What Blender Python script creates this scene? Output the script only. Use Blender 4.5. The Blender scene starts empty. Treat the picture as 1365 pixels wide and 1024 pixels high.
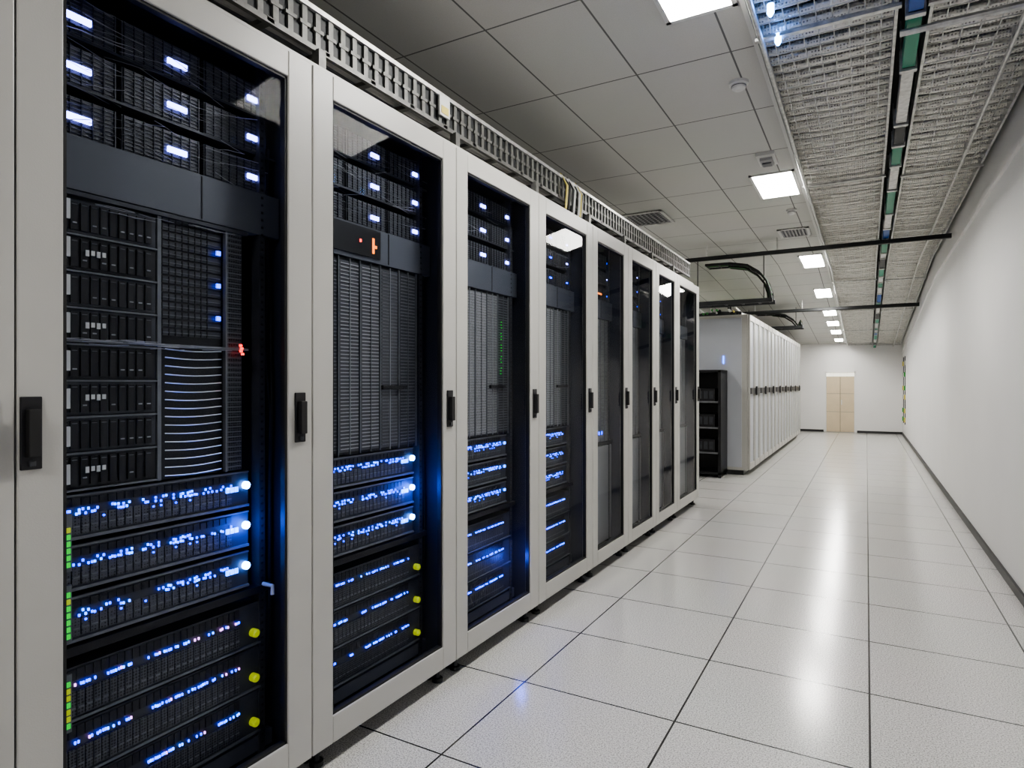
import bpy, math, random
from mathutils import Vector, Matrix
random.seed(7)
H=1.19
BEND=9.2; SL=0.072
def dz(y): return -SL*max(0.0,y-BEND)

# ---------------------------------------------------------------- materials
def new_mat(name):
    m=bpy.data.materials.new(name); m.use_nodes=True
    nt=m.node_tree
    return m,nt,nt.nodes,nt.links,nt.nodes.get('Principled BSDF')
def pbr(name,col,rough=.5,metal=0.0,spec=.5,noise=0.0,nscale=8,bump=0.0,bscale=60,coat=0):
    m,nt,N,L,b=new_mat(name)
    b.inputs['Base Color'].default_value=(*col,1)
    b.inputs['Roughness'].default_value=rough
    b.inputs['Metallic'].default_value=metal
    b.inputs['Specular IOR Level'].default_value=spec
    b.inputs['Coat Weight'].default_value=coat
    tc=N.new('ShaderNodeTexCoord')
    if noise>0:
        n=N.new('ShaderNodeTexNoise'); n.inputs['Scale'].default_value=nscale; n.inputs['Detail'].default_value=4
        L.new(tc.outputs['Object'],n.inputs['Vector'])
        r=N.new('ShaderNodeValToRGB')
        r.color_ramp.elements[0].position=.3; r.color_ramp.elements[1].position=.7
        r.color_ramp.elements[0].color=(*[c*(1-noise) for c in col],1)
        r.color_ramp.elements[1].color=(*[min(1,c*(1+noise)) for c in col],1)
        L.new(n.outputs['Fac'],r.inputs['Fac']); L.new(r.outputs['Color'],b.inputs['Base Color'])
    if bump>0:
        n2=N.new('ShaderNodeTexNoise'); n2.inputs['Scale'].default_value=bscale
        L.new(tc.outputs['Object'],n2.inputs['Vector'])
        bp=N.new('ShaderNodeBump'); bp.inputs['Strength'].default_value=bump; bp.inputs['Distance'].default_value=.005
        L.new(n2.outputs['Fac'],bp.inputs['Height']); L.new(bp.outputs['Normal'],b.inputs['Normal'])
    return m
def emit(name,col,st):
    m,nt,N,L,b=new_mat(name)
    b.inputs['Base Color'].default_value=(*col,1)
    b.inputs['Emission Color'].default_value=(*col,1)
    b.inputs['Emission Strength'].default_value=st
    return m
def perf(name,c1,c2,scale,metal=0.3,thr=.35):
    m,nt,N,L,b=new_mat(name)
    tc=N.new('ShaderNodeTexCoord'); v=N.new('ShaderNodeTexVoronoi')
    v.inputs['Scale'].default_value=scale; v.inputs['Randomness'].default_value=.15
    L.new(tc.outputs['Object'],v.inputs['Vector'])
    r=N.new('ShaderNodeValToRGB'); r.color_ramp.interpolation='LINEAR'
    r.color_ramp.elements[0].position=thr; r.color_ramp.elements[1].position=thr+.1
    r.color_ramp.elements[0].color=(*c2,1); r.color_ramp.elements[1].color=(*c1,1)
    L.new(v.outputs['Distance'],r.inputs['Fac']); L.new(r.outputs['Color'],b.inputs['Base Color'])
    b.inputs['Roughness'].default_value=.45; b.inputs['Metallic'].default_value=metal
    return m

M={}
M['frame']=pbr('painted_frame',(.455,.45,.42),.36,0,.5,.03,3,.05,300)
M['black']=pbr('black_metal',(.012,.012,.014),.4,.2,.5)
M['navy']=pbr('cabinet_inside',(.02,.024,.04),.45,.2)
M['dark']=pbr('dark_grey',(.045,.047,.055),.45,.3,.5,.2,20)
M['mid']=pbr('mid_grey',(.15,.155,.165),.4,.4,.5,.15,20)
M['panel']=pbr('blanking_panel',(.075,.08,.095),.5,.1)
M['wire']=pbr('wire_grey',(.36,.36,.37),.4,.3)
M['silver']=pbr('silver',(.66,.66,.66),.3,.4)
M['label']=pbr('label_white',(.60,.60,.58),.6)
M['blue']=emit('led_blue',(.0,.045,1.0),8)
M['cyan']=emit('led_lightblue',(.03,.17,1.0),8)
M['bluehot']=emit('led_blue_bright',(.10,.32,1.0),34)
M['violet']=emit('led_bar_violet',(.27,.30,1.0),12)
M['green']=emit('led_green',(.03,.8,.06),.55)
M['red']=emit('led_red',(1,.03,.02),5)
M['orange']=emit('led_orange',(1,.22,.02),2.2)
M['pink']=emit('led_pink',(.8,.35,.9),3.5)
M['knob']=emit('yellow_knob',(.50,.58,.02),.45)
M['transom']=emit('lit_transom',(.95,.92,.8),1.2)
M['perf']=perf('perforated_mesh',(.28,.28,.28),(.05,.05,.05),160)
M['perfd']=perf('perforated_dark',(.085,.087,.095),(.008,.008,.01),140)
M['plug']=pbr('rubber',(.01,.01,.01),.6)
M['galv']=pbr('galvanised',(.56,.56,.54),.35,.6,.5,.25,30)
M['traygrey']=pbr('tray_grey',(.13,.13,.12),.45,.3,.5,.25,30)
M['darksteel']=pbr('dark_steel',(.03,.032,.033),.5,.4)
M['grn']=pbr('green_duct',(.0,.22,.12),.4)
M['blu']=pbr('blue_duct',(.01,.08,.33),.4)
M['cabgreen']=pbr('green_cable',(.04,.28,.05),.5)
M['yellow']=pbr('yellow_cable',(.6,.5,.12),.5)
M['plastic']=pbr('white_plastic',(.7,.7,.68),.4)
M['lamp']=emit('lamp_diffuser',(1.0,.975,.93),68)
M['base']=pbr('black_skirting',(.02,.02,.02),.45)

def glass_mat():
    m,nt,N,L,b=new_mat('tinted_glass'); N.remove(b)
    out=N['Material Output']
    t=N.new('ShaderNodeBsdfTransparent'); t.inputs['Color'].default_value=(.88,.91,.95,1)
    g=N.new('ShaderNodeBsdfGlossy'); g.inputs['Roughness'].default_value=.03
    # flat pane; reflecting normal tilted upwards to shift the lamp reflections down
    ge=N.new('ShaderNodeNewGeometry'); ad=N.new('ShaderNodeVectorMath'); ad.operation='ADD'; ad.inputs[1].default_value=(0,0,.125)
    nm=N.new('ShaderNodeVectorMath'); nm.operation='NORMALIZE'
    L.new(ge.outputs['Normal'],ad.inputs[0]); L.new(ad.outputs[0],nm.inputs[0]); L.new(nm.outputs[0],g.inputs['Normal'])
    f=N.new('ShaderNodeLayerWeight'); f.inputs['Blend'].default_value=.5
    p=N.new('ShaderNodeMath'); p.operation='POWER'; p.inputs[1].default_value=5.0
    q=N.new('ShaderNodeMath'); q.operation='MULTIPLY_ADD'; q.inputs[1].default_value=.5; q.inputs[2].default_value=.002
    L.new(f.outputs['Facing'],p.inputs[0]); L.new(p.outputs[0],q.inputs[0])
    mx=N.new('ShaderNodeMixShader')
    L.new(q.outputs[0],mx.inputs['Fac']); L.new(t.outputs[0],mx.inputs[1]); L.new(g.outputs[0],mx.inputs[2])
    L.new(mx.outputs[0],out.inputs['Surface']); return m
M['glass']=glass_mat()

def grid_mat(name,base,line,px,ox,py,oy,w,rough,speck=0,spec=.5,bumpy=0):
    m,nt,N,L,b=new_mat(name)
    tc=N.new('ShaderNodeTexCoord'); sp=N.new('ShaderNodeSeparateXYZ'); L.new(tc.outputs['Object'],sp.inputs[0])
    def math_(op,a,bv=None,c=None):
        n=N.new('ShaderNodeMath'); n.operation=op
        for i,v in enumerate((a,bv,c)):
            if v is None: continue
            if isinstance(v,(int,float)): n.inputs[i].default_value=v
            else: L.new(v,n.inputs[i])
        return n.outputs[0]
    def line_(o,p,off):
        a=math_('SUBTRACT',o,off); a=math_('DIVIDE',a,p); a=math_('FRACT',a)
        a=math_('SUBTRACT',a,.5); a=math_('ABSOLUTE',a)
        return math_('GREATER_THAN',a,.5-w/p/2)
    k=math_('MAXIMUM',line_(sp.outputs['X'],px,ox),line_(sp.outputs['Y'],py,oy))
    mix=N.new('ShaderNodeMix'); mix.data_type='RGBA'
    L.new(k,mix.inputs['Factor']); mix.inputs['A'].default_value=(*base,1); mix.inputs['B'].default_value=(*line,1)
    if speck:
        n=N.new('ShaderNodeTexNoise'); n.inputs['Scale'].default_value=200; n.inputs['Detail'].default_value=2
        L.new(tc.outputs['Object'],n.inputs['Vector'])
        r=N.new('ShaderNodeValToRGB'); r.color_ramp.elements[0].position=.38; r.color_ramp.elements[1].position=.56
        r.color_ramp.elements[0].color=(*[c*(1-speck) for c in base],1); r.color_ramp.elements[1].color=(*base,1)
        L.new(n.outputs['Fac'],r.inputs['Fac'])
        n3=N.new('ShaderNodeTexNoise'); n3.inputs['Scale'].default_value=1.3
        L.new(tc.outputs['Object'],n3.inputs['Vector'])
        mm=N.new('ShaderNodeMix'); mm.data_type='RGBA'; mm.blend_type='MULTIPLY'; mm.inputs['Factor'].default_value=.06
        L.new(r.outputs['Color'],mm.inputs['A']); L.new(n3.outputs['Color'],mm.inputs['B'])
        L.new(mm.outputs['Result'],mix.inputs['A'])
    L.new(mix.outputs['Result'],b.inputs['Base Color'])
    b.inputs['Roughness'].default_value=rough; b.inputs['Specular IOR Level'].default_value=spec
    bp=N.new('ShaderNodeBump'); bp.invert=True; bp.inputs['Strength'].default_value=.4; bp.inputs['Distance'].default_value=.003
    L.new(k,bp.inputs['Height']); L.new(bp.outputs['Normal'],b.inputs['Normal'])
    return m
M['floor']=grid_mat('floor_tiles',(.69,.68,.655),(.03,.03,.03),.6,.01,.565,-.042,.007,.18,.5,.55)
M['ceil']=grid_mat('ceiling_tiles',(.62,.62,.59),(.15,.15,.145),.467,-1.036,.735,.22,.009,.6,.06,.3)
M['wall']=pbr('wall_paint',(.79,.78,.765),.55,0,.4,.02,1.5,.08,200)
M['slab']=pbr('slab',(.02,.02,.02),.8)
M['beige']=pbr('beige_door',(.66,.55,.38),.45,0,.5,.04,5)
M['bluegrey']=pbr('end_panel',(.46,.48,.52),.35,0,.5,.03,3)  # light blue-grey, the panels' own colour

def corr_mat():
    m,nt,N,L,b=new_mat('tray_metal')
    tc=N.new('ShaderNodeTexCoord'); v=N.new('ShaderNodeTexVoronoi'); v.inputs['Scale'].default_value=75
    v.inputs['Randomness'].default_value=.25
    L.new(tc.outputs['Object'],v.inputs['Vector'])
    r=N.new('ShaderNodeValToRGB'); r.color_ramp.elements[0].position=.12; r.color_ramp.elements[1].position=.42
    r.color_ramp.elements[0].color=(.14,.135,.125,1); r.color_ramp.elements[1].color=(.84,.82,.76,1)
    L.new(v.outputs['Distance'],r.inputs['Fac']); L.new(r.outputs['Color'],b.inputs['Base Color'])
    b.inputs['Metallic'].default_value=.35; b.inputs['Roughness'].default_value=.28
    bp=N.new('ShaderNodeBump'); bp.inputs['Strength'].default_value=.7; bp.inputs['Distance'].default_value=.007
    L.new(v.outputs['Distance'],bp.inputs['Height']); L.new(bp.outputs['Normal'],b.inputs['Normal'])
    return m
M['corr']=corr_mat()

# ---------------------------------------------------------------- mesh builder
class MB:
    def __init__(s,name,warp=False):
        s.name=name; s.v=[]; s.f=[]; s.mi=[]; s.mats=[]; s.warp=warp
    def m(s,k):
        if k not in s.mats: s.mats.append(k)
        return s.mats.index(k)
    def addv(s,p):
        x,y,z=p
        if s.warp: z+=dz(y)
        s.v.append((x,y,z))
    def box(s,x0,x1,y0,y1,z0,z1,k):
        if x0>x1:x0,x1=x1,x0
        if y0>y1:y0,y1=y1,y0
        if z0>z1:z0,z1=z1,z0
        if s.warp and y0<BEND-1e-6 and y1>BEND+1e-6:
            s.box(x0,x1,y0,BEND,z0,z1,k); s.box(x0,x1,BEND,y1,z0,z1,k); return
        b=len(s.v)
        for p in ((x0,y0,z0),(x1,y0,z0),(x1,y1,z0),(x0,y1,z0),(x0,y0,z1),(x1,y0,z1),(x1,y1,z1),(x0,y1,z1)): s.addv(p)
        i=s.m(k)
        for f in ((0,3,2,1),(4,5,6,7),(0,1,5,4),(1,2,6,5),(2,3,7,6),(3,0,4,7)):
            s.f.append(tuple(b+j for j in f)); s.mi.append(i)
    def tube(s,pts,r,k,n=6,caps=True):
        pts=[Vector(p) for p in pts]; i=s.m(k); rings=[]
        for j,p in enumerate(pts):
            d=(pts[min(j+1,len(pts)-1)]-pts[max(j-1,0)])
            if d.length<1e-9: d=Vector((0,0,1))
            d.normalize()
            up=Vector((0,0,1)) if abs(d.z)<.9 else Vector((1,0,0))
            a=d.cross(up).normalized(); c=a.cross(d)
            b=len(s.v)
            rr=r[j] if isinstance(r,(list,tuple)) else r
            for q in range(n):
                t=2*math.pi*q/n; w=p+a*math.cos(t)*rr+c*math.sin(t)*rr; s.addv(w)
            rings.append(b)
        for j in range(len(rings)-1):
            for q in range(n):
                s.f.append((rings[j]+q,rings[j]+(q+1)%n,rings[j+1]+(q+1)%n,rings[j+1]+q)); s.mi.append(i)
        if caps:
            s.f.append(tuple(rings[0]+q for q in range(n))[::-1]); s.mi.append(i)
            s.f.append(tuple(rings[-1]+q for q in range(n))); s.mi.append(i)
    def done(s,parent=None,bevel=0,smooth=False):
        me=bpy.data.meshes.new(s.name); me.from_pydata(s.v,[],s.f); me.update()
        for k in s.mats: me.materials.append(M[k])
        me.polygons.foreach_set('material_index',s.mi)
        if smooth: me.polygons.foreach_set('use_smooth',[True]*len(s.f))
        ob=bpy.data.objects.new(s.name,me); bpy.context.collection.objects.link(ob)
        if parent is not None:
            ob.parent=parent; ob.matrix_parent_inverse=Matrix.Translation(-parent.location)
        if bevel:
            md=ob.modifiers.new('bevel','BEVEL'); md.width=bevel; md.segments=2; md.limit_method='ANGLE'
        return ob
def empty(name,loc):
    e=bpy.data.objects.new(name,None); e.location=loc; e.empty_display_size=.2
    bpy.context.collection.objects.link(e); return e

# ---------------------------------------------------------------- room shell
YB=-2.5; YE=17.5; XR=.744; XL=-4.4; CZ=2.79; CE=-.46; TOP=3.25
b=MB('floor'); b.box(XL,XR,YB,YE,-.08,0,'floor'); b.done()
for (ya,yb) in ((YB,BEND),(BEND,YE)):
    b=MB('ceiling',True); b.box(XL,CE,ya,yb,CZ,CZ+.03,'ceil')
    b.box(CE,CE+.02,ya,yb,CZ-.012,TOP,'plastic')
    b.box(CE+.02,XR,ya,yb,TOP,TOP+.05,'slab'); b.done()
b=MB('wall_right'); b.box(XR,XR+.15,YB,YE,-.08,3.3,'wall'); b.done()
b=MB('wall_left'); b.box(XL-.15,XL,YB,YE,-.08,3.3,'wall'); b.done()
b=MB('wall_front'); b.box(XL-.15,XR+.15,YB-.15,YB,-.08,3.3,'wall'); b.done()
DX0,DX1,DZ=-.90,-.23,1.50
b=MB('wall_back')
b.box(XL-.15,DX0,YE,YE+.15,-.08,3.3,'wall'); b.box(DX1,XR+.15,YE,YE+.15,-.08,3.3,'wall'); b.box(DX0,DX1,YE,YE+.15,DZ,3.3,'wall')
b.box(DX0,DX1,YE+.13,YE+.16,-.08,DZ,'wall'); b.done()
b=MB('baseboard_right'); b.box(XR-.014,XR,YB,YE,0,.055,'base'); b.box(XR-.035,XR-.014,1.2,3.5,.0,.03,'base'); b.done()
b=MB('baseboard_back'); b.box(XL,DX0-.03,YE-.014,YE,0,.055,'base'); b.box(DX1+.03,XR-.014,YE-.014,YE,0,.055,'base'); b.done()
b=MB('trim_1',True); b.box(XR-.02,XR,YB,YE,2.50,2.525,'wall'); b.box(XR-.008,XR,YB,YE,2.525,2.80,'wall'); b.done()
d=empty('door_1',(-.565,YE,0))
b=MB('door_frame'); b.box(DX0,DX0+.03,YE-.02,YE+.1,0,DZ,'wall'); b.box(DX1-.03,DX1,YE-.02,YE+.1,0,DZ,'wall'); b.box(DX0,DX1,YE-.02,YE+.1,DZ-.03,DZ,'wall'); b.done(d)
b=MB('door_leaves'); mx=(DX0+DX1)/2
b.box(DX0+.032,mx-.004,YE+.03,YE+.07,.01,DZ-.13,'beige'); b.box(mx+.004,DX1-.032,YE+.03,YE+.07,.01,DZ-.13,'beige')
b.box(DX0+.032,DX1-.032,YE+.03,YE+.06,DZ-.12,DZ-.035,'transom')
for i in range(1,4):
    x=DX0+.032+i*(DX1-DX0-.064)/4; b.box(x-.005,x+.005,YE+.02,YE+.03,DZ-.12,DZ-.035,'mid')
for zz in (.5,.95): b.box(DX0+.035,mx-.007,YE+.026,YE+.031,zz,zz+.006,'mid'); b.box(mx+.007,DX1-.035,YE+.026,YE+.031,zz,zz+.006,'mid')
b.box(mx-.004,mx+.004,YE+.05,YE+.06,.01,DZ-.13,'base')
b.box(mx+.02,mx+.04,YE,YE+.03,.68,.80,'silver'); b.done(d)

# ---------------------------------------------------------------- ceiling lamps
lamps=[(.60,2.35,.15,.42),(.60,5.45,.16,.34),(.586,9.0,.14,.42),(.521,11.2,.13,.35),(.45,13.0,.12,.33),(.38,14.3,.12,.3),(.34,15.5,.11,.28),(.29,16.8,.10,.25),
       (2.9,6.6,.12,.42),(2.9,11,.12,.42),(.60,-.9,.12,.42)]
for a,y,w,l in lamps:
    x=min(-a,CE-.01-w)
    e=empty('ceiling_light',(x,y,CZ+dz(y)))
    b=MB('housing',True)
    for q in ((x-w,x+w,y-l,y-l+.02),(x-w,x+w,y+l-.02,y+l),(x-w,x-w+.02,y-l,y+l),(x+w-.02,x+w,y-l,y+l)): b.box(*q,CZ-.012,CZ-.001,'plastic')
    b.done(e)
    b=MB('diffuser',True); b.box(x-w+.02,x+w-.02,y-l+.02,y+l-.02,CZ-.008,CZ-.002,'lamp'); b.done(e)

def vent(x,y,w,l):
    e=empty('ceiling_vent',(x,y,CZ))
    b=MB('grille',True)
    b.box(x-w,x+w,y-l,y+l,CZ-.004,CZ-.001,'black')
    for q in ((x-w,x+w,y-l,y-l+.025),(x-w,x+w,y+l-.025,y+l),(x-w,x-w+.025,y-l,y+l),(x+w-.025,x+w,y-l,y+l)): b.box(*q,CZ-.014,CZ-.001,'plastic')
    n=9
    for i in range(1,n): xx=x-w+2*w*i/n; b.box(xx-.006,xx+.006,y-l,y+l,CZ-.011,CZ-.004,'wire')
    for i in range(1,n): yy=y-l+2*l*i/n; b.box(x-w,x+w,yy-.006,yy+.006,CZ-.010,CZ-.005,'wire')
    b.done(e)
vent(-1.84,5.94,.20,.24); vent(-.66,7.24,.15,.2)
def detector(x,y,r,sq=False):
    b=MB('smoke_detector' if not sq else 'ceiling_sensor')
    if sq:
        b.box(x-.06,x+.06,y-.12,y+.12,CZ-.025,CZ,'plastic'); b.box(x-.04,x+.04,y-.07,y+.07,CZ-.045,CZ-.025,'wire'); b.box(x-.03,x+.03,y-.02,y+.05,CZ-.055,CZ-.045,'mid')
    else:
        b.tube([(x,y,CZ),(x,y,CZ-.015),(x,y,CZ-.016),(x,y,CZ-.035),(x,y,CZ-.045)],[r,r,r*.75,r*.7,r*.4],'plastic',20)
        b.tube([(x,y,CZ-.022),(x,y,CZ-.026)],r*.78,'mid',20)
    b.done()
detector(-.59,3.5,.05); detector(-.61,4.75,0,True); detector(-.60,6.3,.045)

# ---------------------------------------------------------------- overhead trays on right
TR=empty('wire_mesh_cable_tray',(.1,7,2.74))
def tray(x0,x1,zb,y0,y1):
    e=TR; R=random.Random(int(x0*100))
    b=MB('ribbed_deck',True)
    y=y0+.05; nx=8; c=0
    while y<y1-.05:
        rr=.022 if c%3 else .031; ph=R.uniform(0,6)
        pts=[]; rad=[]
        for q in range(nx+1):
            x=x0+.012+(x1-x0-.024)*q/nx; t=q/nx*2-1
            pts.append((x,y+.022*t*t+.004*math.sin(7*x+1.7*y),zb+.055+.018*(t*t-.5)+.002*math.sin(9*x+ph)))
            rad.append(rr*(1+.05*math.sin(23*x+ph)))
        b.tube(pts,rad,'corr',8,False)
        y+=.100; c+=1
    b.done(e,smooth=True)
    b=MB('wire_basket',True)
    for x in (x0,x1-.012): b.box(x,x+.012,y0,y1,zb-.005,zb+.10,'galv')
    k=int((x1-x0)/.06)
    for q in range(1,k): 
        x=x0+(x1-x0)*q/k; b.box(x-.0018,x+.0018,y0,y1,zb+.004,zb+.008,'galv')
    y=y0+.1
    while y<y1: b.box(x0+.012,x1-.012,y-.002,y+.002,zb+.0,zb+.004,'galv'); y+=.1
    b.done(e)
    b=MB('cross_struts',True)
    y=y0+.6
    while y<y1:
        b.box(x0-.01,x1+.01,y-.012,y+.012,zb-.02,zb-.006,'galv')
        b.tube([(x0+.02,y,zb-.012),(x0+.02,y,TOP)],.005,'galv')
        b.tube([(x1-.02,y,zb-.012),(x1-.02,y,TOP)],.005,'galv'); y+=2.4
    b.done(e)
tray(-.425,.115,2.74,YB+.1,YE-.05)
tray(.225,.70,2.72,YB+.1,YE-.05)
b=MB('cable_duct',True)
y=YB+.2; cyc=['galv','grn','galv','blu','grn','galv','darksteel','grn']
j=0
while y<YE-.3:
    L_=random.uniform(.3,.8); k=cyc[j%8]
    b.box(.145,.195,y,y+L_-.01,2.66,2.74,k)
    b.box(.135,.205,y,y+.03,2.65,2.75,'galv'); y+=L_; j+=1
b.box(.16,.18,YB+.2,YE-.3,2.74,2.76,'darksteel')
for yy in [i*1.2+.6 for i in range(14)]: b.tube([(.17,yy,2.74),(.17,yy,TOP)],.005,'galv')
b.done(TR)
b=MB('conduit_pipes',True)
b.tube([(-.405,YB+.1,2.705),(-.405,BEND,2.705),(-.405,YE-.2,2.705)],.011,'galv',8)
b.tube([(.55,YB+.1,2.66),(.55,BEND,2.66),(.55,YE-.2,2.66)],.009,'galv',8)
b.tube([(.12,3.05,2.635),(XR-.022,3.05,2.635)],.014,'galv',8)
for yy in [i*1.5+.4 for i in range(12)]:
    b.box(-.412,-.398,yy,yy+.02,2.70,2.74,'galv'); b.box(.543,.557,yy,yy+.02,2.66,2.72,'galv')
b.done(TR)
b=MB('blue_box'); b.box(-.39,-.12,2.05,2.45,2.665,2.73,'blu'); b.box(-.38,-.36,2.04,2.05,2.68,2.71,'cyan'); b.done(TR)
b=MB('tray_glints')  # glowing studs stand in for specular highlights on the tray metal
for (x,y) in ((-.34,2.75),(-.20,2.55),(-.34,3.0)):
    b.tube([(x,y,2.735),(x,y,2.70),(x,y,2.685)],[.014,.014,.006],'bluehot',10)
b.done(TR)
def beam(y,x0,x1,z,w=.035,h=.035):
    b=MB('support_beam',True)
    b.box(x0,x1,y-w/2,y+w/2,z,z+.006,'darksteel'); b.box(x0,x1,y-w/2,y-w/2+.005,z,z+h,'darksteel'); b.box(x0,x1,y+w/2-.005,y+w/2,z,z+h,'darksteel')
    b.box(x0,x1,y-w/2,y+w/2,z+h-.004,z+h,'darksteel')
    x=x0+.15
    while x<-.5:
        b.tube([(x,y,z+.02),(x,y,CZ-.001)],.005,'galv'); x+=.75
    b.done()
beam(7.42,-2.5,XR-.025,2.61,.05,.04); beam(11.7,-2.6,XR-.025,2.59,.05,.05)
def dropper(y):
    e=empty('cable_runway',(-1.2,y,2.4))
    w=dz(y)
    P=[(-1.75,2.665),(-1.45,2.66),(-1.25,2.62),(-1.12,2.53),(-1.04,2.42),(-1.0,2.30),(-.99,2.20)]
    P=[(x,z+(w if z>2.3 else 0)) for x,z in P]
    b=MB('curved_ladder')
    for yy in (y-.12,y+.12): b.tube([(x,yy,z) for x,z in P],.012,'darksteel',6)
    for i in range(len(P)-1):
        for t in (0,.5):
            x=P[i][0]*(1-t)+P[i+1][0]*t; z=P[i][1]*(1-t)+P[i+1][1]*t
            b.tube([(x,y-.12,z),(x,y+.12,z)],.008,'darksteel',5)
    for i,k in enumerate(['plug','cabgreen','cabgreen','plug','cabgreen','plug']):
        yy=y-.09+i*.035; b.tube([(x-.01,yy,z+.018) for x,z in P],.010,k,6)
    for i in range(5):
        yy=y-.08+i*.035; b.tube([(x-.03,yy,z-.02) for x,z in P[1:]],.012,'plug' if i!=1 else 'cabgreen',6)
    b.done(e)
    b=MB('black_runway'); b.box(-2.4,-.97,y-.14,y-.11,2.165,2.215,'darksteel'); b.box(-2.4,-.97,y+.11,y+.14,2.165,2.215,'darksteel')
    x=-2.35
    while x<-.98: b.box(x,x+.03,y-.11,y+.11,2.175,2.19,'darksteel'); x+=.2
    for x in (-1.1,-1.9): b.tube([(x,y+.125,2.2),(x,y+.125,CZ+w-.003)],.006,'darksteel')
    b.done(e)
dropper(8.15); dropper(12.2)

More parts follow.
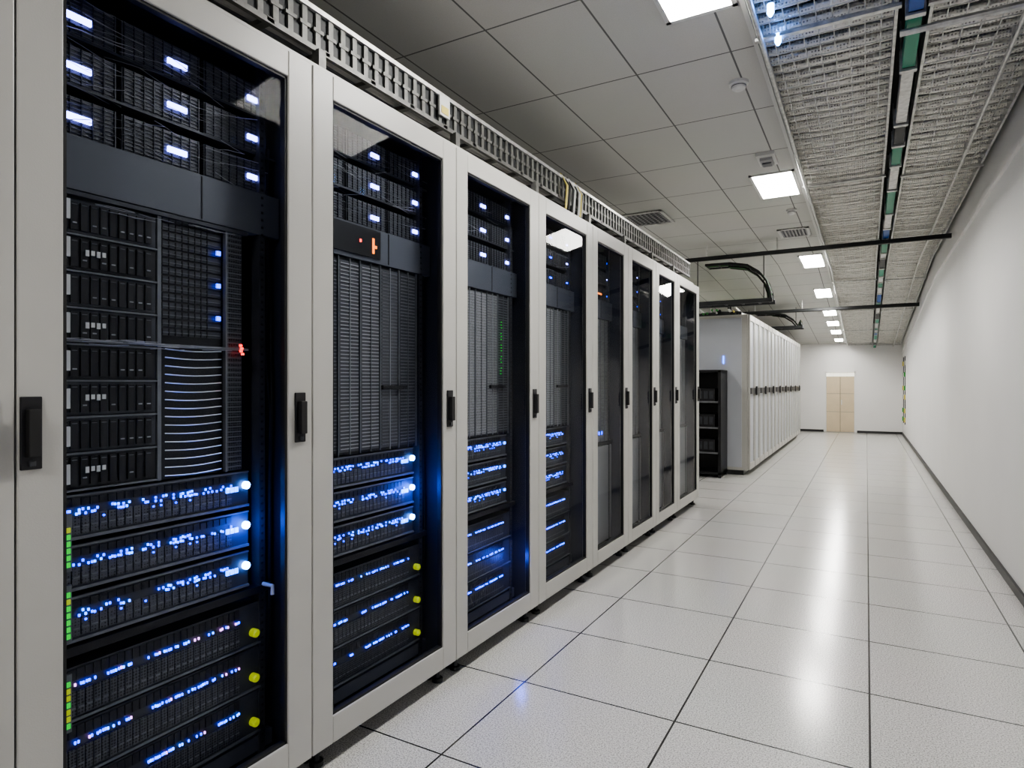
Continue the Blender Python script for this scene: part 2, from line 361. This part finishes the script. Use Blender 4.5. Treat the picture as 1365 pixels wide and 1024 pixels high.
# ---------------------------------------------------------------- row 1 racks
FX=-1.448
bounds=[-.93,-.165,.598,1.354,2.115,2.852,3.575,4.236,4.90,5.54,6.365]
ZB,ZT=.07,2.15
def racks_row1():
    for i in range(len(bounds)-1):
        build_rack(i-1,bounds[i]+.002,bounds[i+1]-.002)
def leds(b,x,y,z,k,s=.0035,hz=None):
    b.box(x-.001,x+.003,y-s,y+s,z-(hz or s),z+(hz or s),k)
def build_rack(idx,y0,y1):
    e=empty('server_rack',(FX-.55,(y0+y1)/2,0)); W=y1-y0
    X0=FX-1.05
    b=MB('cabinet')
    b.box(X0,FX-.032,y0,y0+.02,ZB,ZT-.005,'frame'); b.box(X0,FX-.032,y1-.02,y1,ZB,ZT-.005,'frame')
    b.box(X0,FX-.032,y0,y1,ZT-.02,ZT,'frame'); b.box(X0,X0+.02,y0+.02,y1-.02,ZB,ZT-.02,'frame')
    b.box(X0,FX-.032,y0+.02,y1-.02,ZB,ZB+.02,'dark')
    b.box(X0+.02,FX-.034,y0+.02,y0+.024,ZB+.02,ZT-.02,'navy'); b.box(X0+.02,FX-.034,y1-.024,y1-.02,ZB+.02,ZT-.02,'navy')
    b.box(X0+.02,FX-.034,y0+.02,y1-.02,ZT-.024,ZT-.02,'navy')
    b.done(e)
    b=MB('plinth'); b.box(X0+.02,FX-.10,y0+.02,y1-.02,.0,ZB,'darksteel')
    for yy in (y0+.06,y1-.06):
        b.tube([(FX-.05,yy,0),(FX-.05,yy,.015),(FX-.05,yy,.016),(FX-.05,yy,ZB)],[.022,.022,.01,.01],'darksteel',12)
        b.tube([(FX-.09,yy-.015,.028),(FX-.09,yy+.015,.028)],.028,'plug',14)
    b.done(e)
    st=.082
    b=MB('door_frame')
    b.box(FX-.03,FX,y0,y0+st,ZB,ZT,'frame'); b.box(FX-.03,FX,y1-st-.006,y1,ZB,ZT,'frame')
    b.box(FX-.03,FX,y0+st,y1-st-.006,ZT-.075,ZT,'frame'); b.box(FX-.03,FX,y0+st,y1-st-.006,ZB,ZB+.085,'frame')
    b.done(e,bevel=.003)
    ga,gb,gz0,gz1=y0+st,y1-st-.006,ZB+.085,ZT-.075
    b=MB('gasket')
    for q in ((ga,ga+.008,gz0,gz1),(gb-.008,gb,gz0,gz1),(ga,gb,gz0,gz0+.008),(ga,gb,gz1-.008,gz1)): b.box(FX-.024,FX-.006,*q,'plug')
    b.done(e)
    b=MB('glass_pane')
    i=b.m('glass')
    for p in ((FX-.015,ga+.004,gz0+.004),(FX-.015,gb-.004,gz0+.004),(FX-.015,gb-.004,gz1-.004),(FX-.015,ga+.004,gz1-.004)): b.addv(p)
    b.f.append((0,1,2,3)); b.mi.append(i); b.done(e)
    b=MB('handle')
    hy=y1-.048
    def hnd(hy):
        b.box(FX,FX+.006,hy-.019,hy+.019,1.02,1.165,'black')
        b.box(FX+.006,FX+.022,hy-.011,hy+.011,1.045,1.14,'plug')
        b.box(FX+.006,FX+.012,hy-.006,hy+.006,1.026,1.038,'dark')
    hnd(hy)
    if idx==1: hnd(y0+.022)
    b.done(e,bevel=.002)
    F=FX-.115
    ea,eb=y0+.125,y1-.125
    b=MB('equipment'); R=random.Random(idx*13+5)
    for yy in (y0+.085,y1-.10):
        b.box(F-.03,F+.005,yy,yy+.02,ZB+.03,ZT-.03,'dark')
        z=ZB+.06
        while z<ZT-.06: b.box(F+.005,F+.007,yy+.006,yy+.013,z,z+.007,'black'); z+=.022
    b.box(F-.55,F-.5,y0+.03,y1-.03,ZB+.03,ZT-.03,'black')
    lb=MB('indicator_lights')
    w=MB('cabling')
    ysp=[y0+.17, y0+W*.54, y0+W*.86]
    if idx<=7:
        for r,zz in enumerate((2.025,1.912,1.797)):
            b.box(F-.45,F-.01,y0+.03,y1-.03,zz-.045,zz-.039,'dark')
            for c in range(3):
                ya=y0+.05+c*(W-.1)/3; yb_=ya+(W-.1)/3-.012
                b.box(F-.40,F-.012,ya,yb_,zz-.038,zz+.048,'perfd')
                for q in range(9):
                    zq=zz-.034+q*.0092; b.box(F-.012,F-.009,ya+.004,yb_-.004,zq,zq+.0014,'mid')
                for q in range(9):
                    yq=ya+.004+q*(yb_-ya-.01)/8; b.box(F-.012,F-.007,yq,yq+.0018,zz-.037,zz+.047,'dark')
                hw=.026 if idx<=1 else .020
                if idx<=3: lb.box(F-.009,F-.003,ysp[c]-hw,ysp[c]+hw,zz-.007,zz+.007,'violet')
                else: lb.box(F-.009,F-.005,ysp[c]-.015,ysp[c]+.012,zz-.004,zz+.004,'violet' if R.random()<.35 else 'blue')
        for q in range(60 if idx<=2 else 18):
            ya=R.uniform(y0+.05,y1-.2); z=R.uniform(1.77,2.07); ln=R.uniform(.05,.18); sl=R.uniform(-.03,.03)
            w.tube([(F+R.uniform(0,.004),ya+ln*t/3,z+sl*t/3+R.uniform(-.002,.002)) for t in range(4)],R.choice([.0006,.0009]),'wire' if R.random()<.4 else 'mid',4,False)
    b.box(F-.03,F+.006,y0+.03,y1-.03,1.63,1.752,'panel')
    b.box(F+.006,F+.008,y0+W*.62,y0+W*.62+.003,1.635,1.748,'black')
    if idx==2:
        b.box(F+.006,F+.012,y0+.14,y0+.42,1.645,1.745,'black'); 
        lb.box(F+.012,F+.014,y0+.375,y0+.385,1.66,1.715,'orange'); lb.box(F+.012,F+.014,y0+.385,y0+.398,1.68,1.69,'orange'); lb.box(F+.012,F+.014,y0+.31,y0+.318,1.69,1.70,'red')
    mid0,mid1=.945,1.625
    if idx<=1:
        ym=ea+.225
        b.box(F-.3,F-.005,ea-.02,ym,mid0,mid1,'black'); n=8
        for q in range(n):
            za=mid0+.01+q*(mid1-mid0-.02)/n; zb=za+(mid1-mid0-.02)/n-.008
            b.box(F-.005,F+.004,ea-.01,ym-.008,za,zb,'dark' if q%3 else 'black')
            for c in range(10):
                yy=ea+c*.021; b.box(F+.004,F+.009,yy,yy+.015,za+.006,zb-.006,'black'); 
                b.box(F+.009,F+.0105,yy+.002,yy+.013,zb-.012,zb-.0105,'mid')
                if R.random()<.4: b.box(F+.009,F+.011,yy+.003,yy+.012,za+.02,za+.023,'wire')
            if q%2==0:
                for s_ in range(4): b.box(F+.011,F+.013,ea+.05+s_*.012,ea+.058+s_*.012,za+.032+.003*(s_%2),za+.046,'label')
            b.box(F+.004,F+.012,ea-.01,ym-.008,za-.007,za-.003,'mid')
        yr=eb-.03
        b.box(F-.3,F-.008,ym+.004,yr-.06,mid0,mid1,'black')
        for q in range(16):
            zz=mid0+.012+q*.0215
            pts=[(F+.012,ym+.012+(yr-.075-ym-.012)*t/6,zz-.004*math.sin(math.pi*t/6)) for t in range(7)]
            w.tube(pts,.0015,'silver',4,False)
        for q in range(14):
            zz=mid0+.37+q*.0225; b.box(F-.008,F-.003,ym+.01,yr-.065,zz,zz+.017,'dark'); b.box(F-.003,F-.001,ym+.012,yr-.07,zz+.007,zz+.009,'mid' )
            for c in range(8):
                yy=ym+.012+c*.018; b.box(F-.003,F-.0005,yy,yy+.002,zz,zz+.017,'black')
        b.box(F-.02,F-.002,yr-.055,yr,mid0,mid1,'perfd')
        z=mid0+.01
        while z<mid1-.01: b.box(F-.002,F+.003,yr-.05,yr-.004,z,z+.003,'mid'); z+=.014
        b.box(F-.002,F+.006,ym-.004,ym+.006,mid0,mid1,'mid'); b.box(F-.002,F+.010,yr-.06,yr-.054,mid0,mid1,'mid')
        b.box(F-.01,F+.016,ea-.02,yr+.01,1.285,1.292,'mid'); b.box(F-.01,F+.013,ea-.02,yr+.01,mid1-.01,mid1,'dark')
        for c in range(4): leds(lb,F+.017,yr-.02+R.uniform(-.02,.02),1.275+c*.008,'red',.004,.003)
        for zz in (1.37,1.46,1.55): leds(lb,F+.005,yr-.08,zz,'blue',.006,.006)
        z=mid0+.02
        while z<mid1: b.box(F+.008,F+.012,y0+.130,y0+.144,z,z+.045,'label'); z+=.085
        for q in range(24):
            ya=R.uniform(ea,eb-.15); z=R.choice([1.285,1.60])+R.uniform(-.008,.012)
            w.tube([(F+.018,ya+.03*t,z+R.uniform(-.002,.002)) for t in range(4)],.0007,'wire',4,False)
    elif idx<=4:
        n=5; wd=(eb-ea+.02)/n
        b.box(F-.3,F-.005,ea-.02,eb,mid0,mid1,'black')
        for c in range(n):
            ya=ea-.01+c*wd; mt='dark' if c in (0,4) else ('perf' if idx>2 else 'perfd')
            b.box(F-.005,F+.003,ya,ya+wd-.008,mid0+.01,mid1-.01,mt)
            z=mid0+.02; k=0
            while z<mid1-.02:
                b.box(F+.003,F+.006,ya+.004,ya+wd-.014,z,z+.003,'wire' if c in (1,2) else 'mid'); z+=.0125
            b.box(F+.003,F+.009,ya+wd-.010,ya+wd-.006,mid0,mid1,'mid')
            b.box(F+.003,F+.008,ya+wd*.45,ya+wd*.45+.002,mid0,mid1,'wire' if c in (1,3) else 'mid')
        b.box(F+.01,F+.02,ea+.3,ea+.44,1.17,1.185,'black')
        if idx==3:
            for q in range(20):
                if q%4!=3: leds(lb,F+.008,eb-.07+.004*R.uniform(-1,1),1.24+q*.014,'green',.003,.002)
    else:
        b.box(F-.03,F,ea-.04,eb+.04,.80,mid1,'perf')
        for q in range(6): 
            ya=ea-.03+q*(eb-ea+.06)/6; b.box(F,F+.004,ya,ya+.004,.80,mid1,'mid')
        z=.82
        while z<mid1: b.box(F,F+.003,ea-.04,eb+.04,z,z+.0025,'mid'); z+=.03
        b.box(F-.02,F+.006,y0+.03,y1-.03,.775,.80,'black')
        b.box(F-.03,F+.004,y0+.04,y1-.04,ZB+.05,.77,'perf')
        if idx in (5,): 
            for q in range(5): leds(lb,F+.006,ea+.1+q*.05,.86,'blue',.006,.01)
            lb.box(F+.004,F+.007,ea+.05,ea+.3,1.79,1.80,'orange')
    if idx<=4:
        for r,zz in enumerate((.895,.780,.664)):
            b.box(F-.4,F,ea-.01,eb-.01,zz-.055,zz+.045,'dark')
            b.box(F,F+.006,ea-.01,eb-.01,zz-.058,zz-.051,'mid'); b.box(F,F+.004,ea-.01,eb-.01,zz+.040,zz+.044,'mid')
            nc=22
            for c in range(nc):
                ya=ea+.005+c*(eb-ea-.07)/nc; wq=(eb-ea-.07)/nc
                b.box(F,F+.004,ya+.0015,ya+wq-.0015,zz-.045,zz-.003,'perfd'); b.box(F+.004,F+.0055,ya+.003,ya+wq-.003,zz-.030,zz-.027,'mid')
                b.box(F,F+.003,ya+.0015,ya+wq-.0015,zz+.018,zz+.036,'black')
                if c==8: continue
                for dd in (0.2,.5,.8):
                    for oz in (0,.009):
                        if R.random()<(.42 if idx<=3 else .32): leds(lb,F+.004,ya+wq*dd,zz+oz+R.uniform(-.001,.002),'cyan' if R.random()<.3 else 'blue',.0017,.0028)
                if R.random()<.25: leds(lb,F+.004,ya+wq*.5,zz-.012,'blue',.002,.002)
            if idx<=2:
                yy=eb-.022
                lb.tube([(F+.002,yy,zz+.004),(F+.012,yy,zz+.004),(F+.015,yy,zz+.004)],[.011,.011,.004],'bluehot',12)
                for q in range(3): leds(lb,F+.004,yy-.03-.014*q,zz-.004,'cyan',.005,.007)
            elif idx==3: leds(lb,F+.004,eb-.03,zz+.004,'cyan',.008,.006)
        b.box(F-.02,F+.012,y0+.06,y1-.06,.578,.598,'black')
        for r,zz in enumerate((.505,.375,.245)):
            b.box(F-.4,F,ea-.02,eb+.03,zz-.075,zz+.045,'dark'); b.box(F,F+.006,ea-.02,eb+.03,zz-.078,zz-.072,'mid')
            nc=26
            for c in range(nc):
                ya=ea+c*(eb-ea-.04)/nc; wq=(eb-ea-.04)/nc
                b.box(F,F+.005,ya+.001,ya+wq-.001,zz-.066,zz-.010,'perfd'); b.box(F+.005,F+.0065,ya+.003,ya+wq-.003,zz-.05,zz-.046,'mid')
                b.box(F,F+.003,ya+.001,ya+wq-.001,zz+.014,zz+.040,'black')
                if c in (9,10): continue
                for dd in (.2,.5,.8):
                    if R.random()<.55: leds(lb,F+.004,ya+wq*dd,zz+.004+R.uniform(-.001,.001),R.choice(['blue','blue','blue','cyan','pink' if idx<=1 else 'blue']),.0016,.0030)
            if idx<=2: b.tube([(F,eb+.005,zz-.04),(F+.018,eb+.005,zz-.04),(F+.022,eb+.005,zz-.04)],[.012,.012,.008],'knob',14)
        b.box(F-.02,F,y0+.05,y1-.05,ZB+.04,.155,'panel')
    if idx<=1:
        for base_z in (.20,.42,.62,.78):
            for q in range(7):
                z=base_z+q*.0155
                if R.random()<.85: lb.box(F+.010,F+.013,y0+.132,y0+.144,z,z+.011,'green' if (q%5 and base_z>.5) or q%3==0 else 'knob')
            b.box(F+.002,F+.010,y0+.128,y0+.148,base_z-.01,base_z+.12,'mid')
    for q in range(6 if idx<=3 else 0):
        yy=y1-.075+.006*q
        w.tube([(F-.02+R.uniform(-.01,.01),yy+R.uniform(-.004,.004),z/10) for z in range(3,20,2)],.004,'plug' if q%2 else 'navy',5,False)
    if idx<=1:
        w.tube([(F+.01,y1-.09,.60),(F+.05,y1-.09,.60),(F+.05,y1-.09,.575)],.006,'silver',8)
    b.done(e); lb.done(e) if lb.v else None
    if w.v: w.done(e)
racks_row1()

# ---------------------------------------------------------------- cable tray above row 1
e=empty('cable_tray',(-1.68,2.7,2.3))
b=MB('ladder_rails')
for x in (-1.535,-1.86):
    b.box(x,x+.015,-1,6.3,2.372,2.388,'galv'); b.box(x,x+.015,-1,6.3,2.245,2.262,'traygrey')
    b.box(x-.002,x+.002,-1,6.3,2.26,2.375,'darksteel')
    y=-.98
    while y<6.28:
        b.box(x+.003,x+.010,y,y+.020,2.262,2.372,'traygrey'); 
        b.box(x+.002,x+.012,y-.010,y+.032,2.31,2.322,'traygrey'); y+=.055
y=-.95
while y<6.28: b.box(-1.85,-1.52,y,y+.025,2.25,2.265,'traygrey'); y+=.22
b.done(e)
b=MB('tray_feet')
for y in bounds[1:-1]:
    for x in (-1.535,-1.86): b.box(x,x+.03,y+.08,y+.11,ZT,2.25,'traygrey')
b.done(e)
b=MB('tray_cables')
R=random.Random(3)
for q in range(12):
    x=-1.82+q*.023; b.tube([(x+R.uniform(-.01,.01),-1+t*.6,2.28+R.uniform(0,.03)) for t in range(13)],.010,R.choice(['plug','wire','plug','mid','label']),6)
for q in range(9):
    y=3.35+R.uniform(-.1,.15); b.tube([(-1.60,y,2.29),(-1.53,y+.02,2.40),(-1.50,y+.04,2.33),(-1.505,y+.03,2.20),(-1.56,y+.02,2.155)],.007,R.choice(['yellow','label','cabgreen','plug']),6)
b.done(e)
b=MB('tray_label'); b.box(-1.52,-1.512,2.09,2.16,2.29,2.37,'label'); b.box(-1.512,-1.510,2.10,2.15,2.30,2.33,'yellow'); b.done(e)
b=MB('top_trunking'); b.box(-1.51,-1.49,-1,6.3,ZT,ZT+.035,'frame'); b.box(-1.51,-1.47,-1,6.3,ZT,ZT+.006,'frame'); b.done(e)

# ---------------------------------------------------------------- row 2
F2=-1.32; n2=8; w2=(15.8-8.65)/n2
for i in range(n2):
    y0=8.65+i*w2+.003; y1=8.65+(i+1)*w2-.003
    e=empty('closed_server_cabinet',(F2-.5,(y0+y1)/2,0))
    b=MB('cabinet_body'); b.box(F2-1.1,F2-.03,y0,y1,.06,2.10,'frame'); b.box(F2-1.05,F2-.08,y0+.01,y1-.01,0,.06,'darksteel')
    if i==0:
        b.box(F2-1.08,F2-.10,y0-.006,y0,.10,2.06,'bluegrey')
    b.done(e,bevel=.004)
    b=MB('double_door'); ym=(y0+y1)/2
    for (a,c) in ((y0+.010,ym-.008),(ym+.008,y1-.010)):
        b.box(F2-.028,F2,a,a+.045,.07,2.095,'frame'); b.box(F2-.028,F2,c-.045,c,.07,2.095,'frame')
        b.box(F2-.028,F2,a+.045,c-.045,2.02,2.095,'frame'); b.box(F2-.028,F2,a+.045,c-.045,.07,.15,'frame')
        b.box(F2-.026,F2-.016,a+.045,c-.045,.15,2.02,'bluegrey')
    b.box(F2-.029,F2+.001,ym-.008,ym+.008,.07,2.095,'black'); b.box(F2-.029,F2+.001,y1-.010,y1,.07,2.095,'black')
    b.box(F2-.004,F2+.012,y0+.04,y1-.04,1.06,1.14,'black'); b.box(F2+.012,F2+.03,ym-.04,ym+.04,1.04,1.16,'plug')
    b.done(e,bevel=.003)
b=MB('row_top_cabling'); R=random.Random(9)
b.box(-2.3,-1.45,8.8,8.84,2.10,2.16,'darksteel'); b.box(-2.3,-1.45,15.6,15.64,2.10,2.16,'darksteel')
b.box(-1.5,-1.47,8.8,15.6,2.10,2.15,'galv')
for q in range(22):
    x=R.uniform(-2.2,-1.5); b.tube([(x+R.uniform(-.05,.05),8.75+t*.5,2.16+R.uniform(-.02,.05)) for t in range(7)],.014,R.choice(['yellow','cabgreen','plug','label','plug']),6)
b.done()
e=empty('open_equipment_rack',(-1.95,8.35,0))
b=MB('rack_frame'); xa,xb,ya,yb_=-2.35,-1.60,8.22,8.635
for x in (xa,xb-.035):
    for y in (ya,yb_-.035): b.box(x,x+.035,y,y+.035,0.0,1.37,'black')
for z in (.04,1.34): b.box(xa,xb,ya,yb_,z,z+.03,'black')
b.box(xa,xb,yb_-.02,yb_-.005,.05,1.35,'black'); b.box(xa,xa+.01,ya,yb_,.05,1.35,'black'); b.box(xb-.012,xb,ya+.035,yb_,.05,1.35,'black')
b.done(e)
b=MB('shelf_equipment')
for z in (.3,.62,.95):
    b.box(xa+.03,xb-.03,ya+.02,yb_-.02,z,z+.02,'mid'); b.box(xa+.08,xb-.09,ya+.08,yb_-.05,z+.02,z+.18,'black')
    for q in range(8): b.box(xa+.1+q*.07,xa+.15+q*.07,ya+.075,ya+.08,z+.05,z+.15,'dark')
b.done(e)
b=MB('status_light'); b.box(-1.655,-1.645,8.635,8.645,1.46,1.56,'cyan'); b.done(e)

b=MB('wall_cable_markers')
for y in (16.2,16.9):
    for z in (.35,.55,.85,1.05,1.35,1.6):
        b.box(XR-.03,XR,y,y+.06,z,z+.1,random.choice(['cabgreen','yellow','galv']))
    b.box(XR-.015,XR,y+.02,y+.04,.3,1.8,'darksteel')
b.done()

def pl(name,loc,col,p,r=.03):
    l=bpy.data.lights.new(name,'POINT'); l.color=col; l.energy=p; l.shadow_soft_size=r
    o=bpy.data.objects.new(name,l); o.location=loc; bpy.context.collection.objects.link(o)
pl('added_blue_glow',(-1.53,1.20,.78),(.03,.12,1),1.4)  # added point light, strengthens the blue glow around the LEDs
pl('added_blue_glow',(-1.53,1.96,.78),(.03,.12,1),1.8)
pl('added_blue_glow',(-1.48,2.72,.33),(.05,.12,1),.9,.02)  # added point light for the blue glow on the floor

w=bpy.data.worlds.new('world'); bpy.context.scene.world=w; w.use_nodes=True
w.node_tree.nodes['Background'].inputs[0].default_value=(.6,.65,.7,1); w.node_tree.nodes['Background'].inputs[1].default_value=.3
try: bpy.context.scene.view_settings.look='AgX - Medium High Contrast'
except Exception: pass
c=bpy.data.cameras.new('camera'); c.lens=840/1365*36; c.sensor_width=36; c.clip_start=.02
co=bpy.data.objects.new('camera',c); co.location=(0,0,H); co.rotation_euler=(math.radians(90),0,math.atan(472.5/840))
bpy.context.collection.objects.link(co); bpy.context.scene.camera=co
